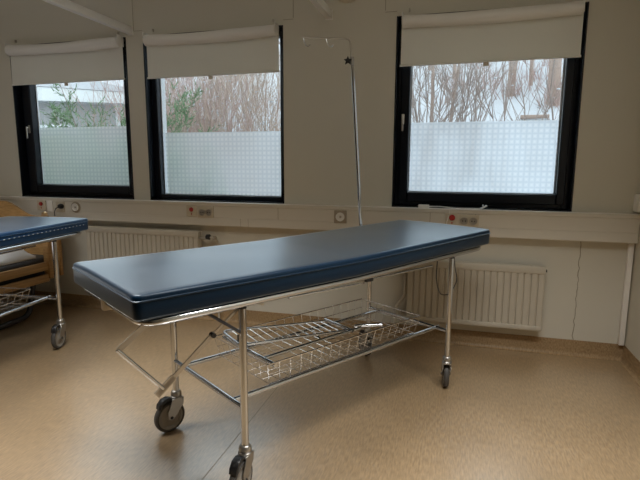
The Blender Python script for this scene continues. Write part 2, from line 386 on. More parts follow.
def shrub(x, y, h, nst, spread, mt, label, group, seed, snow=26, r=.010):
    rnd = random.Random(seed); zb = hill(x, y) - .05
    root = tag(empty('bare_shrub', (x, y, zb)), label, 'shrub', group)
    mb = MB(); ends = []
    for k in range(nst):
        a = rnd.uniform(0, 6.283); s_ = rnd.uniform(0, spread)
        base = (math.cos(a)*spread*.35*rnd.random(), math.sin(a)*spread*.35*rnd.random(), 0)
        ends.append(twig(mb, base, (math.cos(a)*s_, math.sin(a)*s_, 1.0), h*rnd.uniform(.65, 1.1), r*rnd.uniform(.7, 1.4), rnd, 2))
    mb.build('stems', mt, root, angle=180)
    if snow:
        sb = MB()
        for _ in range(snow):
            pth = rnd.choice(ends); p = pth[rnd.randint(1, 4)] + Vector((rnd.uniform(-.15,.15), rnd.uniform(-.15,.15), rnd.uniform(-.1,.1)))
            w_ = rnd.uniform(.01, .032)
            sb.lathe([(.001, -w_*.3), (w_*.8, -w_*.2), (w_, 0), (w_*.7, w_*.35), (.001, w_*.5)], 6, Matrix.Translation(p) @ Matrix.Diagonal((rnd.uniform(.8,1.3), 1, rnd.uniform(.6, 1.2), 1)))
        sb.build('snow_clumps', 'snow', root, angle=180)
    return root

CAMP = Vector((0, -3.2687, 1.1928))
def along(dx, y): return dx * (y + 3.2687)          # x on a sight direction dx/dy at distance y
# thicket behind the middle window (directions -0.70 .. -0.36)
k = 0
for (dx, y, h, ns, mt) in [(-.73,5.0,2.6,20,'redtwig'),(-.66,4.4,2.3,20,'redtwig'),(-.60,5.4,2.7,22,'redtwig'),(-.54,4.5,2.3,20,'redtwig'),(-.48,5.2,2.6,20,'tantwig'),(-.42,4.4,2.2,18,'tantwig'),(-.37,5.4,2.6,18,'tantwig'),
                           (-.57,7.0,2.8,22,'redtwig'),(-.59,8.2,3.0,22,'redtwig'),(-.50,7.4,2.8,22,'tantwig'),(-.41,7.8,2.9,22,'tantwig'),(-.64,12.2,2.6,20,'redtwig'),(-.53,10.8,2.6,20,'redtwig'),(-.43,10.6,2.6,18,'tantwig')]:
    lab = 'bare reddish brown shrub in the snowy thicket behind the middle window' if mt == 'redtwig' else 'bare tan brown shrub in the snowy thicket behind the middle window'
    shrub(along(dx, y), y, h, int(ns*1.1), .85, mt, lab, 'reddish shrubs in the thicket' if mt == 'redtwig' else 'tan shrubs in the thicket', 100 + k, snow=34); k += 1
# thinner shrubs behind the handled window by the corner
for (dx, y, h, ns) in [(-.10,4.6,2.6,6),(-.06,5.6,3.0,6),(-.02,4.8,2.8,5),(.03,6.0,3.0,5),(.075,5.2,2.6,3),(.13,6.6,2.3,3),(.19,5.8,2.2,3),(-.08,8.0,3.2,6),(0.0,8.6,3.2,5)]:
    shrub(along(dx, y), y, h, ns, .38, 'twig', 'sparse leafless grey brown shrub on the snow behind the handled window by the corner', 'sparse shrubs behind the corner window', 200 + k, snow=5, r=.015); k += 1

def tree(dx, y, r, h, label, seed, lean=0.0, group=None):
    rnd = random.Random(seed); x = along(dx, y); z = hill(x, y) - .1
    root = tag(empty('bare_tree', (x, y, z)), label, 'tree', group)
    mb = MB(); pts = [Vector((lean*h*i/6 + rnd.uniform(-.04,.04)*(i > 0), rnd.uniform(-.04,.04), h*i/6)) for i in range(7)]
    pts.insert(1, pts[0].lerp(pts[1], .12)); mb.tube(pts, [r*(1.7, 1.1, .95, .85, .74, .62, .48, .3)[i] for i in range(8)], 9); mb.build('trunk', 'bark', root)
    br = MB()
    for i in range(2, 8):
        for _ in range(4):
            a = rnd.uniform(0, 6.283); twig(br, pts[i], (math.cos(a), math.sin(a), .6), h*.3*rnd.uniform(.5, 1), r*.22, rnd, 2)
    br.build('branches', 'twig', root, angle=180)
    return root
tree(.088, 11.5, .105, 7.0, 'slim bare tree trunk on the snow, second thickest behind the corner window', 1)
tree(.163, 10.6, .15, 7.5, 'thickest bare tree trunk on the snow behind the window by the corner', 2)
tree(.122, 12.6, .055, 6.0, 'thin bare sapling standing between the two thick trunks on the snow', 3)
tg, tl = 'distant bare trees up the slope', 'bare tree far up the snowy slope beyond the windows'
for q, (dx, y, r) in enumerate([(-.11,13,.07),(-.06,15,.09),(-.015,14,.06),(.03,16,.09),(.06,19,.1),(.105,20,.1),(.14,17,.09),(.2,16,.1),(.23,20,.12),(-.36,16,.09),(-.42,18,.1),(-.47,15,.08),(-.53,18,.1),(-.58,16,.08),(-.64,19,.1),(-.70,17,.09),(-.78,20,.12),(-.72,23,.12),(-.85,22,.12)]):
    tree(dx, y, r, 6.5, tl, 20+q, R.uniform(-.08,.08), tg)
tree(-.02, 6.4, .035, 4.2, 'slender leaning double stemmed young tree rising beside the sparse shrubs outside', 51, .05)
tree(-.055, 6.8, .04, 4.2, 'slender upright young tree close behind the leaning young tree outside', 52, -.02)
# low brush around the feet of the trees
for q, (dx, y, h) in enumerate([(.075,11.2,.7),(.10,11.3,.6),(.118,11.9,.8),(.15,10.3,.6),(.175,10.4,.7),(.055,12.4,.8),(.02,12.0,.7),(.135,13.0,.9),(.20,12,.8),(-.03,11,.8),(.09,14.5,1.0),(.16,14.5,1.0),(.03,15,1.0)]):
    shrub(along(dx, y), y, h, 9, .9, 'redtwig', 'low reddish brush poking from the snow among the trees beyond the corner window', 'low brush among the trees', 300+q, snow=5, r=.012)
# fallen log on the snow
b = MB(); b.tube([(along(.108, 9.6), 9.6, hill(along(.108,9.6), 9.6)+.07), (along(.158, 9.5), 9.5, hill(along(.158,9.5), 9.5)+.09)], [.05, .045], 8)
tag(b.build('fallen_log', 'bark'), 'short grey fallen log lying on the snow below the two thick trunks', 'log')

# outbuilding behind the window furthest from the corner
bl = tag(empty('outbuilding', (-8.6, 6.2, hill(-8.6, 6.2))), 'pale grey outbuilding with a snow covered sloping roof', 'building'); zb = hill(-8.6, 6.2)
def B(x): return x + 8.6
b = MB(); b.box(B(-11.5), B(-7.0), 0, 3.5, -.6, 2.66-zb); b.build('wall', 'render', bl, smooth=False)
b = MB(); b.prism([(B(-12.2), 2.74-zb), (B(-6.75), 2.44-zb), (B(-6.75), 2.66-zb), (B(-12.2), 3.15-zb)], 'y', -.5, 3.9); b.build('roof', 'fascia', bl, smooth=False)
b = MB(); b.prism([(B(-12.2), 3.155-zb), (B(-6.72), 2.665-zb), (B(-6.75), 2.76-zb), (B(-8.0), 3.05-zb), (B(-10.0), 3.4-zb), (B(-12.2), 3.75-zb)], 'y', -.52, 3.9); b.build('roof_snow', 'snow', bl, smooth=False)
b = MB(); b.tube([(B(-7.2), -.12, -.5), (B(-7.2), -.12, 2.5-zb)], .09, 10); b.build('post', 'fascia', bl)
b = MB(); b.box(B(-9.95), B(-9.55), -.03, .03, .4, 2.25-zb); b.build('door', 'darkmetal', bl, smooth=False)
fn = tag(empty('low_wall', (-8.2, 4.6, 0)), 'low brown boarded fence capped with snow before the grey outbuilding', 'fence')
b = MB(); b.box(-2.3, .9, 0, .12, -.6, 1.72); b.build('boards', 'brownwood', fn, smooth=False)
b = MB(); b.box(-2.35, .95, -.08, .2, 1.72, 1.93); b.build('snow_cap', 'snow', fn, bevel=.06, segs=3)
fn.location.z = 0

def juniper(x, y, h, n, label, seed, lean):
    rnd = random.Random(seed); root = tag(empty('juniper_bush', (x, y, hill(x, y))), label, 'shrub')
    st = MB(); fo = MB()
    for _ in range(n):
        a = rnd.uniform(0, 6.283); d = Vector((math.cos(a)*.35 + lean[0], math.sin(a)*.35 + lean[1], 1))
        if y < 1.5: d.y = abs(d.y)*.6
        pts = twig(st, (0, 0, 0), d, h*rnd.uniform(.55, 1.05), .016, rnd, 0, 4, .12 if y < 1.5 else .2, 0)
        for i in range(60):
            t = rnd.uniform(.5, 3.999); j = int(t); p = pts[j].lerp(pts[j+1], t-j); ax = (pts[j+1]-pts[j]).normalized()
            side = Vector((rnd.uniform(-1,1), rnd.uniform(-1,1), rnd.uniform(-.3,.6))).normalized()
            dd = (ax*.8 + side*.8).normalized(); L = rnd.uniform(.12, .30)
            for q in range(7):
                s0 = p + dd*L*q/7; sd = Vector((rnd.uniform(-1,1), rnd.uniform(-1,1), rnd.uniform(-1,1))).normalized()
                e_ = s0 + (dd*.7 + sd*.6).normalized()*.075; w_ = dd.cross(sd).normalized()*.009
                if min(s0.y, e_.y) + y > .32: fo.add([s0-w_, s0+w_, e_], [(0, 1, 2)])
    st.build('stems', 'bark', root); fo.build('foliage', 'needle', root, smooth=False); return root
juniper(-4.05, 2.1, 3.0, 20, 'feathery green juniper bush leaning outside the window furthest from the corner', 5, (-.22, .05))
juniper(-4.5, 3.0, 2.5, 12, 'shorter green juniper bush beside the leaning juniper outside', 6, (-.05, .1))
juniper(-5.3, 2.4, 2.5, 12, 'dark green juniper tuft growing behind the leaning juniper outside', 8, (-.1, 0))
lowg, lowl = 'low junipers along the outer wall', 'low green juniper blurred behind the frosted film of the window furthest from the corner'
for q, (x_, y_) in enumerate([(-3.95, .95), (-3.5, .90), (-3.05, .92), (-2.65, .95)]):
    juniper(x_, y_, 1.85, 20, lowl, 60+q, (0, 0))['group'] = lowg

# ------------------------------------------------------------------ added fill lamps, unseen above the frame, and curtain rails
def fill_lamp(x, y, label):
    t = tag(empty('fill_lamp', (x, y, ZC)), label, 'lamp', 'added fill lamps')
    b = MB(); b.box(-.65, .65, -.16, .16, -.36, -.32); b.build('housing', 'lampwhite', t, bevel=.01)
    for xx in (-.55, .55):
        b = MB(); b.tube([(xx, 0, -.32), (xx, 0, 0)], .006, 8); b.build('hanger', 'steel', t)
    for nm, pw, zz, rx, sprd in (('upper_fill', FILL_UP, -.31, math.pi, 180), ('lower_tube', FILL_DOWN, -.365, 0, 105)):  # added area lights brightening ceiling and floor, no visible lamp tubes
        ld = bpy.data.lights.new(nm, 'AREA'); ld.shape = 'RECTANGLE'; ld.size = 1.2; ld.size_y = .24; ld.energy = pw; ld.color = (1.0, .99, .96); ld.spread = math.radians(sprd)
        lo = bpy.data.objects.new(nm, ld); COL.objects.link(lo); lo.parent = t; lo.location = (0, 0, zz); lo.rotation_euler = (rx, 0, 0)
for x, y in ((-3.3, -1.75), (-1.5, -1.9), (0.33, -1.8)): fill_lamp(x, y, 'long white fill lamp added out of view over the room')

def rail(x, label):
    t = tag(empty('curtain_rail', (x, 0, 2.165)), label, 'curtain rail')
    b = MB(); b.box(-.021, .021, -2.4, -.006, -.025, .025); b.build('track', 'white', t, bevel=.003)
    b = MB(); b.box(-.024, .024, -.006, 0, -.03, .03); b.build('wall_plate', 'white', t)
    b = MB(); b.tube([(0, -2.3, .025), (0, -2.3, ZC-2.165)], .008, 8); b.build('hanger', 'white', t)
rail(-2.385, 'white ceiling hung curtain rail meeting the wall between two windows')
rail(-0.862, 'narrow white curtain rail meeting the wall above the drip pole')

v = tag(empty('wall_vent', (-0.735, 0, 2.345)), 'round cream vent high on the wall above the drip pole', 'vent')
RX = Matrix.Rotation(math.pi/2, 4, 'X')
b = MB(); b.lathe([(.115, 0), (.115, .012), (.10, .02), (.088, .02)], 32, RX); b.build('ring', 'cream', v)
b = MB(); b.lathe([(.07, .012), (.075, .03), (.06, .038), (.01, .04)], 32, RX); b.build('disc', 'cream', v)

# ------------------------------------------------------------------ roller blinds
def blind(x0, x1, label, seed):
    rnd = random.Random(seed); L = x1 - x0
    t = tag(empty('roller_blind', (x0, 0, 0)), label, 'blind', 'roller blinds over the windows')
    n = 26
    def sag(u): return -.010*math.sin(math.pi*u) + .006*(u-.5)
    b = MB(); pts = [(.016 + u*(L-.034), -.046, 2.080 + sag(u)) for u in [i/n for i in range(n+1)]]
    b.tube(pts, [.038 + .002*math.sin(9*u/n + seed) for u in range(n+1)], 18); b.build('roll', 'roll', t)
    b = MB(); vs = []; nz = 8
    for j in range(nz+1):
        for i in range(n+1):
            u = i/n; z = 2.078 - (2.078-1.822)*j/nz
            y = -.026 - .0035*math.sin(u*17+seed)*(j/nz) - .003*math.sin(u*31+2*seed)*(j/nz)
            vs.append((.006 + u*(L-.012), y, z + (.004*(u-.5) if j else 0)))
    for q in list(vs): vs.append((q[0], q[1]+.002, q[2]))
    W_ = n+1; o = (nz+1)*W_; fs = []
    for j in range(nz):
        for i in range(n):
            a = j*W_+i; fs += [(a, a+1, a+1+W_, a+W_), (a+o, a+W_+o, a+1+W_+o, a+1+o)]
    b.add(vs, fs); b.build('fabric', 'fabric', t, angle=180)
    b = MB(); b.tube([(.002, -.026, 1.818), (L-.002, -.026, 1.822)], .007, 8); b.build('hem_bar', 'fabric', t)
    b = MB(); b.box(L*.5-.017, L*.5+.017, -.033, -.028, 1.790, 1.814); b.build('pull_tab', 'cream', t, bevel=.002)
    for xx in (.010, L-.016):
        b = MB(); b.box(xx, xx+.004, -.075, 0, 2.055, 2.13); b.build('bracket', 'white', t, bevel=.001, segs=1)
    for xx in (.05, L-.05):
        b = MB(); b.box(xx-.004, xx+.004, -.014, 0, 2.145, 2.165); b.build('screw_hook', 'steel', t)
blind(-3.502, -2.438, 'beige roller blind half lowered over the window furthest from the corner', 1)
blind(-2.243, -1.203, 'beige roller blind half lowered over the middle window', 2)
blind(-0.389, 0.658, 'beige roller blind half lowered over the window nearest the corner', 3)

# ------------------------------------------------------------------ radiators
def radiator(x0, x1, z0, z1, label):
    t = tag(empty('radiator', (x0, 0, z0)), label, 'radiator', 'panel radiators under the trunking'); L = x1-x0; H = z1-z0
    b = MB(); poly = []; n = round(L/.0405); p = L/n
    for i in range(n):
        poly += [(i*p+.006, -.085), (i*p+p-.006, -.085), (i*p+p-.002, -.077), (i*p+p+.002 if i < n-1 else i*p+p, -.077)]
    poly = [(0, -.085)] + poly + [(L, -.035), (0, -.035)]
    b.prism(poly, 'z', .03, H-.045); b.build('panel', 'radiator', t, smooth=False)
    b = MB(); b.box(-.002, L+.002, -.09, -.03, H-.047, H); b.build('top_rail', 'radiator', t, bevel=.006)
    b = MB(); b.box(-.002, L+.002, -.09, -.032, 0, .032); b.build('bottom_rail', 'radiator', t, bevel=.008)
    for xx in (.12, L-.12):
        b = MB(); b.box(xx-.015, xx+.015, -.04, 0, .08, H-.08); b.build('wall_bracket', 'radiator', t)
    return t
r1 = radiator(-2.834, -1.836, .285, .700, 'long ribbed cream radiator hanging right under the trunking')
b = MB(); b.tube([(.998, -.06, .36), (1.05, -.06, .36)], .009, 10); b.build('pipe_stub', 'steel', r1)
b = MB(); b.lathe([(.012, 0), (.019, .006), (.021, .03), (.016, .036)], 14, Matrix.Translation((1.05, -.06, .372)) @ Matrix.Rotation(math.pi/2, 4, 'Y')); b.build('valve_knob', 'blackplastic', r1)
b = MB(); b.tube([(1.06, -.06, .372), (1.125, -.06, .365), (1.125, -.03, .34), (1.125, -.03, -.28)], .008, 8); b.build('supply_pipe', 'radiator', r1)
b = MB(); b.lathe([(.014, 0), (.016, .02), (.010, .024)], 12, Matrix.Translation((1.112, -.06, .365)) @ Matrix.Rotation(math.pi/2, 4, 'Y')); b.build('valve_body', 'steel', r1)
r2_ = radiator(-.290, .548, .165, .578, 'shorter ribbed cream radiator low on the wall near the corner')
b = MB(); b.tube(fillet([(-.015, -.045, .577), (-.015, -.045, .15), (-.075, -.045, .08), (-.075, -.045, -.06)], .05), .011, 10); b.build('supply_pipe', 'radiator', r2_)
b = MB(); b.box(.836, .848, -.075, -.055, .378, .392); b.build('bleed_valve', 'blackplastic', r2_)

# ------------------------------------------------------------------ things on the trunking
TY = -.060
def plate(mb, x, z, w, h, y=TY, d=.008): mb.box(x-w/2, x+w/2, y-d, y, z-h/2, z+h/2)
def disc(mb, x, z, r, y0, d, n=18): mb.lathe([(r, 0), (r, d*.7), (r*.85, d)], n, Matrix.Translation((x, y0, z)) @ RX)
def call_button(x, z, label, w=.085, red=.016):
    t = tag(empty('call_button', (x, TY, z)), label, 'call button', 'red call buttons on the trunking')
    b = MB(); plate(b, 0, 0, w, .08, 0); b.build('plate', 'cream', t, bevel=.002)
    b = MB(); disc(b, 0, .012, red, -.008, .01); b.build('button', 'red', t)
    b = MB(); disc(b, 0, -.022, .005, -.008, .003); b.build('lamp', 'red', t)
    return t
call_button(-3.271, .853, 'red call button on the trunking beside the wooden headboard')
call_button(-1.892, .847, 'red call button beside a double socket under the middle window')
cb = call_button(-.022, .850, 'red call button with a pale lead under the handled window by the corner', red=.019)
b = MB(); b.tube([(-.02, -.03, .065), (-.02, -.012, .03), (-.03, -.016, -.01), (-.035, -.012, -.03)], .003, 6); b.build('lead', 'white', cb)
def double_socket(x, z, label):
    t = tag(empty('double_socket', (x, TY, z)), label, 'socket', 'double sockets on the trunking')
    b = MB(); plate(b, 0, 0, .125, .08, 0); b.build('plate', 'cream', t, bevel=.002)
    for xx in (-.028, .028):
        b = MB(); b.lathe([(.024, 0), (.024, .006), (.019, .006), (.018, .001), (.001, .001)], 20, Matrix.Translation((xx, -.008, 0)) @ RX); o = b.build('well', 'steel', t)
        b = MB()
        for s_ in (-.008, .008): b.box(xx+s_-.003, xx+s_+.003, -.012, -.009, -.003, .003)
        b.build('contacts', 'blackplastic', o)
    return t
double_socket(-1.776, .841, 'cream double socket beside the red call button under the middle window')
double_socket(.080, .843, 'cream double socket under the handled window by the corner')
b = MB(); plate(b, 0, 0, .055, .09, 0); o = b.build('blank_plate', 'white', bevel=.002); o.location = (-3.186, TY, .849)
tag(o, 'plain pale blank plate between the call button and plugged socket', 'cover plate')
t = tag(empty('single_socket', (-3.085, TY, .845)), 'single socket holding a dark plug beside the blank plate', 'socket')
b = MB(); plate(b, 0, 0, .08, .085, 0); b.build('plate', 'cream', t, bevel=.002)
t = tag(empty('power_cord', (-3.085, TY-.008, .845)), 'dark plug with a coiled cord hanging down the wall beside the wooden bed', 'cord')
b = MB(); b.lathe([(.02, 0), (.022, .012), (.016, .03), (.008, .034)], 16, Matrix.Translation((.02, 0, .006)) @ RX); b.build('plug', 'blackplastic', t)
b = MB(); pts = [(.02, -.03, .004), (.0, -.045, -.01), (-.02, -.04, -.04), (-.022, -.034, -.11)]
for i in range(120):
    a = i*.9; pts.append((-.026 - i*.00025 + .007*math.cos(a), -.038 + .007*math.sin(a), -.12 - i*.0058))
pts += [(-.06, -.05, -.83)]; b.tube(pts, .0035, 6); b.build('cord', 'blackplastic', t)
def round_socket(x, z, label, sq):
    t = tag(empty('round_socket', (x, TY, z)), label, 'socket')
    b = MB(); plate(b, 0, 0, .088, .088, 0) if sq else disc(b, 0, 0, .044, 0, .008, 24); b.build('plate', 'taupe', t, bevel=.003 if sq else 0)
    b = MB(); b.lathe([(.030, 0), (.030, .008), (.024, .008), (.022, .002), (.001, .002)], 22, Matrix.Translation((0, -.008, 0)) @ RX); b.build('rim', 'white', t)
    b = MB(); disc(b, .002, 0, .008, -.010, .004); b.build('centre_pin', 'steel', t)
round_socket(-2.935, .846, 'round grey rimmed socket on the trunking past the plugged socket', False)
round_socket(-.757, .842, 'lone square gas style outlet on the trunking behind the drip pole', True)
# clutter on the ledge of the corner window
t = tag(empty('lead_remote', (-.205, -.03, .9155)), 'small pale pendant handset lying on the ledge with a thin lead', 'handset')
b = MB(); b.box(-.035, .035, -.012, .012, 0, .022); b.build('handset', 'white', t, bevel=.005)
b = MB(); b.tube([(.035, 0, .01), (.10, .01, .012), (.17, -.005, .006), (.20, -.025, .006), (.30, -.008, .005), (.36, 0, .005)], .0028, 6); b.build('lead', 'white', t)
t = tag(empty('tubing_connector', (.165, -.03, .9155)), 'small clear plastic tubing connector standing on the window ledge', 'connector')
b = MB(); b.tube([(-.02, 0, .004), (0, 0, .012), (.022, .002, .026)], .006, 8); b.build('body', 'alu', t)
b = MB(); b.tube([(.0, 0, .012), (-.004, -.004, .032)], .004, 8); b.build('stem', 'alu', t)
b = MB(); b.box(XR-.03, XR, -.07, .0, .93, 1.03); o = b.build('corner_box', 'white', bevel=.004); tag(o, 'small white junction box at the wall corner above the trunking end', 'box')

# ------------------------------------------------------------------ trolleys
GA, GB = .6334, .2862
LIFT = .027
def lift(s): return 0.0 if s < -.1 else (s+.1)*LIFT
def caster(parent, x, y, ang):
    c = MB(); RW, tx = .071, -.036
    c.lathe([(.0145, .160), (.022, .161), (.024, .165), (.024, .174), (.019, .184), (.0145, .186)], 20)
    c.lathe([(.0225, .148), (.026, .150), (.026, .156), (.02, .161)], 20)
    for s_ in (-1, 1):
        c.prism([(-.030, .150), (.026, .150), (.023, .120), (tx+.014, .066), (tx, .058), (tx-.014, .066), (tx-.016, .10)], 'y', s_*.0205-.0018, s_*.0205+.0018)
    c.box(-.03, .026, -.0223, .0223, .146, .153)
    o = c.build('caster', 'castmetal', parent, bevel=.0012, segs=1); o.location = (x, y, 0); o.rotation_euler = (0, 0, ang)
    Mw = Matrix.Translation((tx, 0, RW)) @ RX
    w = MB(); w.lathe([(RW-.014, -.0125), (RW-.007, -.0140), (RW-.0015, -.010), (RW, -.004), (RW, .004), (RW-.0015, .010), (RW-.007, .0140), (RW-.014, .0125)], 40, Mw, True); wo = w.build('wheel', 'tyre', o)
    h = MB(); h.lathe([(.010, -.0165), (.018, -.0150), (.022, -.011), (.044, -.0085), (.048, -.0118), (RW-.0138, -.0128), (RW-.0138, .0128), (.048, .0118), (.044, .0085), (.022, .011), (.018, .0150), (.010, .0165)], 40, Mw); h.build('wheel_disc', 'hub', o)
    a = MB(); a.lathe([(.007, -.0255), (.007, .0255)], 10, Mw); a.build('axle', 'blackplastic', o)
    k = MB(); k.prism([(-.028, .158), (-.045, .164), (-.070, .160), (-.088, .140), (-.092, .120), (-.084, .118), (-.070, .142), (-.045, .150), (-.028, .147)], 'y', -.016, .016); k.build('brake_lever', 'blackplastic', o, bevel=.002, segs=1)
    return o

def mattress(parent, mt):
    x0, x1, W, z0, z1 = -1.015, .952, .32, .7345, .816
    bm = bmesh.new(); bmesh.ops.create_cube(bm, size=1)
    for v in bm.verts: v.co = Vector(((x0+x1)/2 + v.co.x*(x1-x0), v.co.y*2*W, (z0+z1)/2 + v.co.z*(z1-z0)))
    vert = [e for e in bm.edges if abs(e.verts[0].co.z - e.verts[1].co.z) > .01]
    bmesh.ops.bevel(bm, geom=vert, offset=.022, segments=4, affect='EDGES', profile=.5)
    hor = [e for e in bm.edges if len(e.link_faces) == 2 and abs(e.verts[0].co.z - e.verts[1].co.z) < 1e-5 and e.calc_face_angle(0) > 1.2]
    bmesh.ops.bevel(bm, geom=hor, offset=.010, segments=3, affect='EDGES', profile=.5)
    for i in range(1, 60):
        bmesh.ops.bisect_plane(bm, geom=bm.verts[:]+bm.edges[:]+bm.faces[:], plane_co=(x0+(x1-x0)*i/60, 0, 0), plane_no=(1, 0, 0))
    for i in range(1, 18):
        bmesh.ops.bisect_plane(bm, geom=bm.verts[:]+bm.edges[:]+bm.faces[:], plane_co=(0, -W+2*W*i/18, 0), plane_no=(0, 1, 0))
    for v in bm.verts:
        s, t, z = v.co; k = (z-z0)/(z1-z0)
        crown = (.004*(1-(t/W)**2) + .0025*noise.noise(Vector((s*2.5, t*3.5, 1)))) * max(0, min(1, (k-.7)*4)) * max(0, 1-(abs(t)/W)**8)
        bul = .004*math.sin(math.pi*max(0, min(1, k)))
        v.co.z += lift(s) + crown
        v.co.y += bul*(1 if t > 0 else -1)*(1 if abs(t) > W-.03 else 0)
        if s < x0+.03: v.co.x -= bul
        if s > x1-.03: v.co.x += bul
    me = bpy.data.meshes.new('mattress'); bmesh.ops.recalc_face_normals(bm, faces=bm.faces[:]); bm.to_mesh(me); bm.free()
    me.polygons.foreach_set('use_smooth', [True]*len(me.polygons)); me.set_sharp_from_angle(angle=math.radians(50)); me.materials.append(M[mt])
    o = bpy.data.objects.new('mattress', me); COL.objects.link(o); o.parent = parent
    z = z1-.020
    loop = fillet([(x0-.003, -W-.003, z), (x1+.003, -W-.003, z), (x1+.003, W+.003, z), (x0-.003, W+.003, z)], .026, 6, True)
    pts = []
    for i, p in enumerate(loop):
        q = loop[(i+1) % len(loop)]; n_ = max(1, int((q-p).length/.06))
        for j in range(n_): c = p.lerp(q, j/n_); c.z += lift(c.x); pts.append(c)
    b = MB(); b.tube(pts, .0026, 6, closed=True); b.build('piping', mt, o)
    return o

def trolley(label, vinyl, loc, th, cast_angles, extras):
    t = tag(empty('hospital_trolley', (loc[0], loc[1], 0), th), label, 'trolley')
    mo = mattress(t, vinyl)
    # bed rail loop
    z = .7205
    lp = fillet([(-.985, -.302, z), (.905, -.302, z), (.905, .302, z), (-.985, .302, z)], .07, 7, True); pts = []
    for i, p in enumerate(lp):
        q = lp[(i+1) % len(lp)]; n_ = max(1, int((q-p).length/.08))
        for j in range(n_): c = p.lerp(q, j/n_); c.z += lift(c.x); pts.append(c)
    b = MB(); b.tube(pts, .0135, 12, closed=True); b.build('bed_rail', 'chrome', t)
    b = MB()
    for s in (-.633, -.2, .2, .62): b.box(s-.015, s+.015, -.302, .302, .724 + lift(s), .733 + lift(s))
    b.build('cross_slats', 'steel', t)
    for sx in (-1, 1):
        for sy in (-1, 1):
            b = MB(); b.tube([(sx*GA, sy*GB, .162), (sx*GA, sy*GB, .711 + lift(sx*GA))], .0140, 16); lg = b.build('leg', 'chrome', t)
            b = MB(); b.lathe([(.0148, .698), (.0152, .700), (.0152, .7105), (.013, .7115)], 16, Matrix.Translation((sx*GA, sy*GB, lift(sx*GA)))); b.build('end_cap', 'blackplastic', lg)
    for key, (sx, sy) in {'near': (-1,-1), 'left': (-1,1), 'right': (1,-1), 'far': (1,1)}.items():
        caster(t, sx*GA, sy*GB, cast_angles[key])
    for sx in (-1, 1):
        b = MB(); b.tube([(sx*GA, -GB, .324), (sx*GA, GB, .324)], .0105, 12); b.build('cross_bar', 'chrome', t)
    for sy in (-1, 1):
        b = MB(); b.tube([(-GA, sy*.205, .324), (GA+.025, sy*.205, .324)], .0105, 12); b.build('shelf_bar', 'chrome', t)
    # wire basket
    a0, a1, w0, w1, zb_, zt_ = -.455, .465, -.188, .188, .328, .420
    b = MB(); o_ = .022
    b.tube([(a0-o_, w0-o_, zt_), (a1+o_, w0-o_, zt_), (a1+o_, w1+o_, zt_), (a0-o_, w1+o_, zt_)], .0032, 6, closed=True)
    b.tube([(a0, w0, zb_), (a1, w0, zb_), (a1, w1, zb_), (a0, w1, zb_)], .0026, 6, closed=True)
    zm = (zb_+zt_)/2; om = o_/2
    b.tube([(a0-om, w0-om, zm), (a1+om, w0-om, zm), (a1+om, w1+om, zm), (a0-om, w1+om, zm)], .0018, 5, closed=True)
    n1 = 17
    for i in range(n1+1):
        s = a0+(a1-a0)*i/n1; so = (a0-o_)+(a1-a0+2*o_)*i/n1
        b.tube([(so, w0-o_, zt_), (s, w0, zb_), (s, w1, zb_), (so, w1+o_, zt_)], .0015, 5)
    n2 = 7
    for i in range(n2+1):
        tt = w0+(w1-w0)*i/n2; to = (w0-o_)+(w1-w0+2*o_)*i/n2
        b.tube([(a0-o_, to, zt_), (a0, tt, zb_), (a1, tt, zb_), (a1+o_, to, zt_)], .0015, 5)
    b.build('wire_basket', 'wire', t)
    # ratchet gear at the head end
    def flat(mb, p, q, w, d, y):
        v_ = Vector((q[0]-p[0], q[1]-p[1])).normalized(); n_ = Vector((-v_.y, v_.x))*w/2
        P = Vector(p); Q = Vector(q); mb.prism([tuple(P+n_), tuple(P-n_), tuple(Q-n_), tuple(Q+n_)], 'y', y-d/2, y+d/2)
    b = MB(); flat(b, (-.962, .712), (-1.054, .648), .018, .004, -.272); b.build('hinge_bracket', 'steel', t)
    b = MB(); b.tube([(-1.056, -.272, .650), (-.922, -.272, .487)], .006, 10); b.build('prop_rod', 'chrome', t)
    b = MB(); flat(b, (-.94, .472), (-.735, .628), .015, .005, -.270); flat(b, (-.945, .469), (-.885, .514), .024, .005, -.270); flat(b, (-.75, .616), (-.615, .712), .009, .004, -.270); b.build('ratchet_bar', 'steel', t)
    b = MB(); b.tube([(-.742, -.280, .622), (-.742, -.260, .622)], .009, 12); b.build('ratchet_pivot', 'blackplastic', t)
    b = MB(); b.tube([(-.775, -.288, .712), (-.634, -.288, .606)], .0055, 8); b.build('brace', 'darkmetal', t)
    b = MB(); b.box(-1.004, -.965, .005, .035, .692, .748); b.build('rail_clip', 'cream', t, bevel=.004)
    b = MB(); b.tube([(-.43, -.285, .698), (-.02, -.285, .690)], .004, 8); b.tube([(.05, -.262, .692), (.50, -.262, .690)], .005, 8); b.build('hinge_rod', 'chrome', t)
    b = MB(); flat(b, (-.07, .716), (-.02, .690), .022, .004, -.285); b.build('rod_bracket', 'steel', t)
    b = MB(); b.prism([(-.575, .706), (-.50, .714), (-.53, .680)], 'y', -.26, -.256); b.build('gusset_plate', 'white', t)
    b = MB(); b.box(-.02, .025, -.300, -.272, .694, .712); b.build('latch', 'darkmetal', t, bevel=.003)
    if extras:
        b = MB(); b.tube(fillet([(.529, -.272, .716), (.522, -.272, .62), (.56, -.272, .535), (.631, -.262, .515), (.69, -.262, .53), (.722, -.270, .586), (.684, -.275, .66), (.66, -.285, .716)], .06, 4), .0026, 6); b.build('cord_loop', 'blackplastic', t)
        b = MB(); b.box(.586, .626, .296, .364, .688, .722); b.tube([(.611, .332, .66), (.605, .341, .735)], .0125, 12); b.build('pole_socket', 'castmetal', t)
    return t, mo

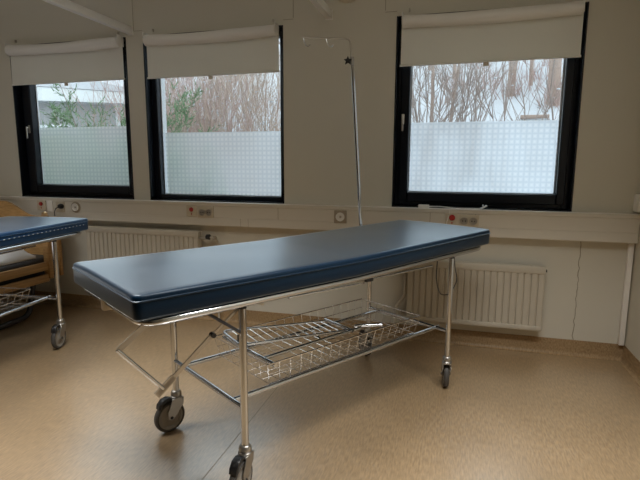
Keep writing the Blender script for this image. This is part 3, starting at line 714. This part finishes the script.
def ang(v): return math.atan2(-v[1], -v[0])          # wheel trails along v
TH1 = .9949; c1, s1 = math.cos(TH1), math.sin(TH1)
def to_local(wx, wy): return (wx*c1 + wy*s1, -wx*s1 + wy*c1)
G1 = (-.5952, -1.0844)
trolley('chrome hospital trolley with a flat navy vinyl mattress standing in mid floor', 'vinyl', G1, TH1,
        {'near': ang(to_local(-.08, -1)), 'left': ang(to_local(-.508, -.868)), 'right': ang(to_local(-.1, 1)), 'far': ang(to_local(-.5, .6))}, True)
TH2 = 1.685; c2, s2 = math.cos(TH2), math.sin(TH2)
def to_local2(wx, wy): return (wx*c2 + wy*s2, -wx*s2 + wy*c2)
LIFT = 0.0
_, mo2 = trolley('chrome hospital trolley with a blue stitched mattress beside the wooden bed', 'vinyl_blue', (-2.6770, -1.4432), TH2,
        {'near': 0, 'left': 1, 'right': ang(to_local2(.23, -.91)), 'far': ang(to_local2(-.5, .6))}, False)
b = MB(); b.tube([(-.97, -.3245, .777), (.91, -.3245, .777)], .0022, 6); b.build('stitching', 'stitch', mo2)

def L1(s, t, z): return Vector((G1[0] + s*c1 - t*s1, G1[1] + s*s1 + t*c1, z))
# loose side guards lying in the baskets
def guard(name, loc, th, label):
    t = tag(empty('side_guard', (loc[0], loc[1], 0), th), label, 'side guard')
    P1, P2, P3, P4 = Vector((-.430, .215, .432)), Vector((.123, .108, .390)), Vector((.105, -.059, .388)), Vector((-.462, .012, .432))
    b = MB(); b.tube(fillet([P1, P2, P3, P4], .03, 4, True), .0065, 10, closed=True); b.build('guard_frame', 'chrome', t)
    b = MB()
    for i in range(1, 13): b.tube([P1.lerp(P2, i/13), P4.lerp(P3, i/13)], .0028, 6)
    b.build('rungs', 'wire', t)
    b = MB(); b.tube([P2+Vector((-.005, .01, .006)), P3+Vector((.005, -.02, .006))], .0095, 12); b.build('end_bar', 'chrome', t)
    b = MB(); b.lathe([(.010, 0), (.010, .014), (.006, .018)], 10, Matrix.Translation(P3+Vector((.005, -.018, .006))) @ RX); b.build('end_plug', 'blackplastic', t)
    return t
guard('side_guard', G1, TH1, 'chrome ladder like guard lying askew in the wire basket of the navy trolley')
guard('side_guard', (-2.6770, -1.4432), TH2, 'chrome ladder like guard lying in the basket of the blue trolley')
t = tag(empty('support_frame', (G1[0], G1[1], 0), TH1), 'chrome tube frame resting across the basket rim under the navy mattress', 'tube frame')
b = MB(); b.tube([(-.432, .200, .408), (-.430, -.200, .402)], .0095, 12); b.build('end_bar', 'chrome', t)
b = MB(); b.tube([(-.430, -.115, .405), (-.1, -.10, .400), (.178, -.083, .392)], .008, 10); b.build('long_bar', 'chrome', t)
b = MB(); b.tube([(.170, -.045, .392), (.293, -.120, .392)], .0085, 12); b.build('foot_bar', 'chrome', t)
b = MB(); b.tube([(-.05, .02, .392), (-.03, -.03, .362), (.02, -.06, .370)], .004, 8); b.build('hook', 'darkmetal', t)
b = MB(); b.tube([(-.432, .075, .405), (-.432, .075, .455)], .004, 8); b.lathe([(.001, 0), (.011, .003), (.011, .018), (.001, .02)], 12, Matrix.Translation((-.432, .075, .412))); b.build('knob', 'blackplastic', t)

# ------------------------------------------------------------------ drip pole
t = tag(empty('drip_pole', tuple(L1(.611, .332, .66))), 'thin leaning chrome drip pole with two hooks rising behind the navy mattress', 'drip pole'); o0 = L1(.611, .332, .66)
def PL(s, tt, z): return L1(s, tt, z) - o0
b = MB(); b.tube([PL(.611, .332, .66), PL(.568, .399, 1.793)], .0098, 12); b.build('lower_tube', 'chrome', t)
b = MB(); b.tube(fillet([PL(.569, .398, 1.75), PL(.560, .410, 1.912), PL(.402, .654, 1.936)], .03, 5), .0052, 10); b.build('hook_arm', 'steel', t)
b = MB(); c_ = PL(.568, .399, 1.788); b.tube([c_-Vector((0,0,.022)), c_+Vector((0,0,.022))], .0125, 12); b.build('collar', 'castmetal', t)
b = MB(); pc = c_ + Vector((-.022, -.012, 0)); star = []
for i in range(10):
    a = math.pi*i/5 + .3; r_ = .026 if i % 2 == 0 else .012; star.append((pc.x + r_*math.cos(a), pc.z + r_*math.sin(a)))
b.prism(star, 'y', pc.y-.008, pc.y+.008); b.build('clamp_knob', 'blackplastic', t, bevel=.002)
A_, B_ = PL(.560, .410, 1.912), PL(.402, .654, 1.936)
for u in (.97, .49):
    p = A_.lerp(B_, u); dx_ = (A_-B_).normalized()
    b = MB(); b.tube([p+Vector((0,0,-.003)), p+Vector((0,0,-.02))+dx_*.004, p+Vector((0,0,-.042))+dx_*.014, p+Vector((0,0,-.05))+dx_*.03, p+Vector((0,0,-.038))+dx_*.042], .0032, 8); b.build('bag_hook', 'chrome', t)

# ------------------------------------------------------------------ wooden bed
bd = tag(empty('hospital_bed', (-3.50, -1.25, 0)), 'pale wooden hospital bed with slatted sides standing behind the blue trolley', 'bed')
BX, BY = 3.47, 1.25
def bp(x, y, z): return (x+BX, y+BY, z)
b = MB(); prof = []
xa, xb = -4.105, -3.005
for i in range(41):
    u = i/40; xx = xa + (xb-xa)*u; d_ = abs(xx+3.66)
    k_ = 1 if d_ < .12 else max(0, 1-(d_-.12)/.30); k_ = k_*k_*(3-2*k_)
    prof.append((xx+BX, .776 + .112*k_))
prof += [(xb+BX, .30), (xa+BX, .30)]
b.prism(prof, 'y', -.160+BY, -.130+BY); b.build('headboard', 'wood', bd, bevel=.006)
b = MB(); prof2 = [(p[0], p[1]-.05) for p in prof[:-2]] + prof[-2:]
b.prism(prof2, 'y', -2.23+BY, -2.20+BY); b.build('footboard', 'wood', bd, bevel=.006)
for xx in (-4.11, -3.0):
    b = MB(); b.box(xx-.028+BX, xx+.028+BX, -.300+BY, -.262+BY, .306, .80); o = b.build('post', 'wood', bd, bevel=.008)
    b = MB(); b.lathe([(.020, .80), (.022, .808), (.018, .822), (.004, .829)], 14, Matrix.Translation(bp(xx, -.281, 0))); b.build('cap', 'brass', o)
    for z_, h_ in ((.376, .064), (.286, .060)):
        b = MB(); b.box(xx-.014+BX, xx+.012+BX, -2.20+BY, -.290+BY, z_, z_+h_); b.build('side_board', 'wood', bd, bevel=.006)
b = MB(); b.box(-4.09+BX, -3.03+BX, -2.18+BY, -.17+BY, .36, .47); b.build('mattress', 'darkfoam', bd, bevel=.03, segs=3)
b = MB(); b.box(-4.05+BX, -3.06+BX, -2.15+BY, -.2+BY, .30, .36); b.build('bed_base', 'darkmetal', bd, smooth=False)
for xx in (-4.0, -3.08):
    b = MB(); b.tube(fillet([bp(xx, -.35, .32), bp(xx, -.42, .035), bp(xx, -1.0, .022), bp(xx, -2.0, .022), bp(xx, -2.08, .32)], .08, 5), .02, 10); b.build('runner', 'darkmetal', bd)
# crumpled bedding
bm = bmesh.new(); bmesh.ops.create_grid(bm, x_segments=60, y_segments=70, size=1)
for v in bm.verts:
    x_ = v.co.x*.43; y_ = v.co.y*.72
    e_ = max(0, 1-max(abs(v.co.x)**6, abs(v.co.y)**6))
    h_ = .02 + e_*(.14 + .12*noise.noise(Vector((x_*4, y_*4, 2))) + .07*noise.noise(Vector((x_*11, y_*9, 5))) + .012*abs(noise.noise(Vector((x_*25, y_*25, 7)))))
    v.co = Vector((x_, y_, max(.004, h_)))
geo = bmesh.ops.extrude_face_region(bm, geom=bm.faces[:])
for v in [g for g in geo['geom'] if isinstance(g, bmesh.types.BMVert)]: v.co.z = .001
me = bpy.data.meshes.new('bedding'); bmesh.ops.recalc_face_normals(bm, faces=bm.faces[:]); bm.to_mesh(me); bm.free()
me.polygons.foreach_set('use_smooth', [True]*len(me.polygons)); me.materials.append(M['linen'])
o = bpy.data.objects.new('bedding', me); COL.objects.link(o); o.location = (-3.515, -1.06, .471)
tag(o, 'crumpled white bedding heaped on the wooden bed below the blue trolley mattress', 'bedding')
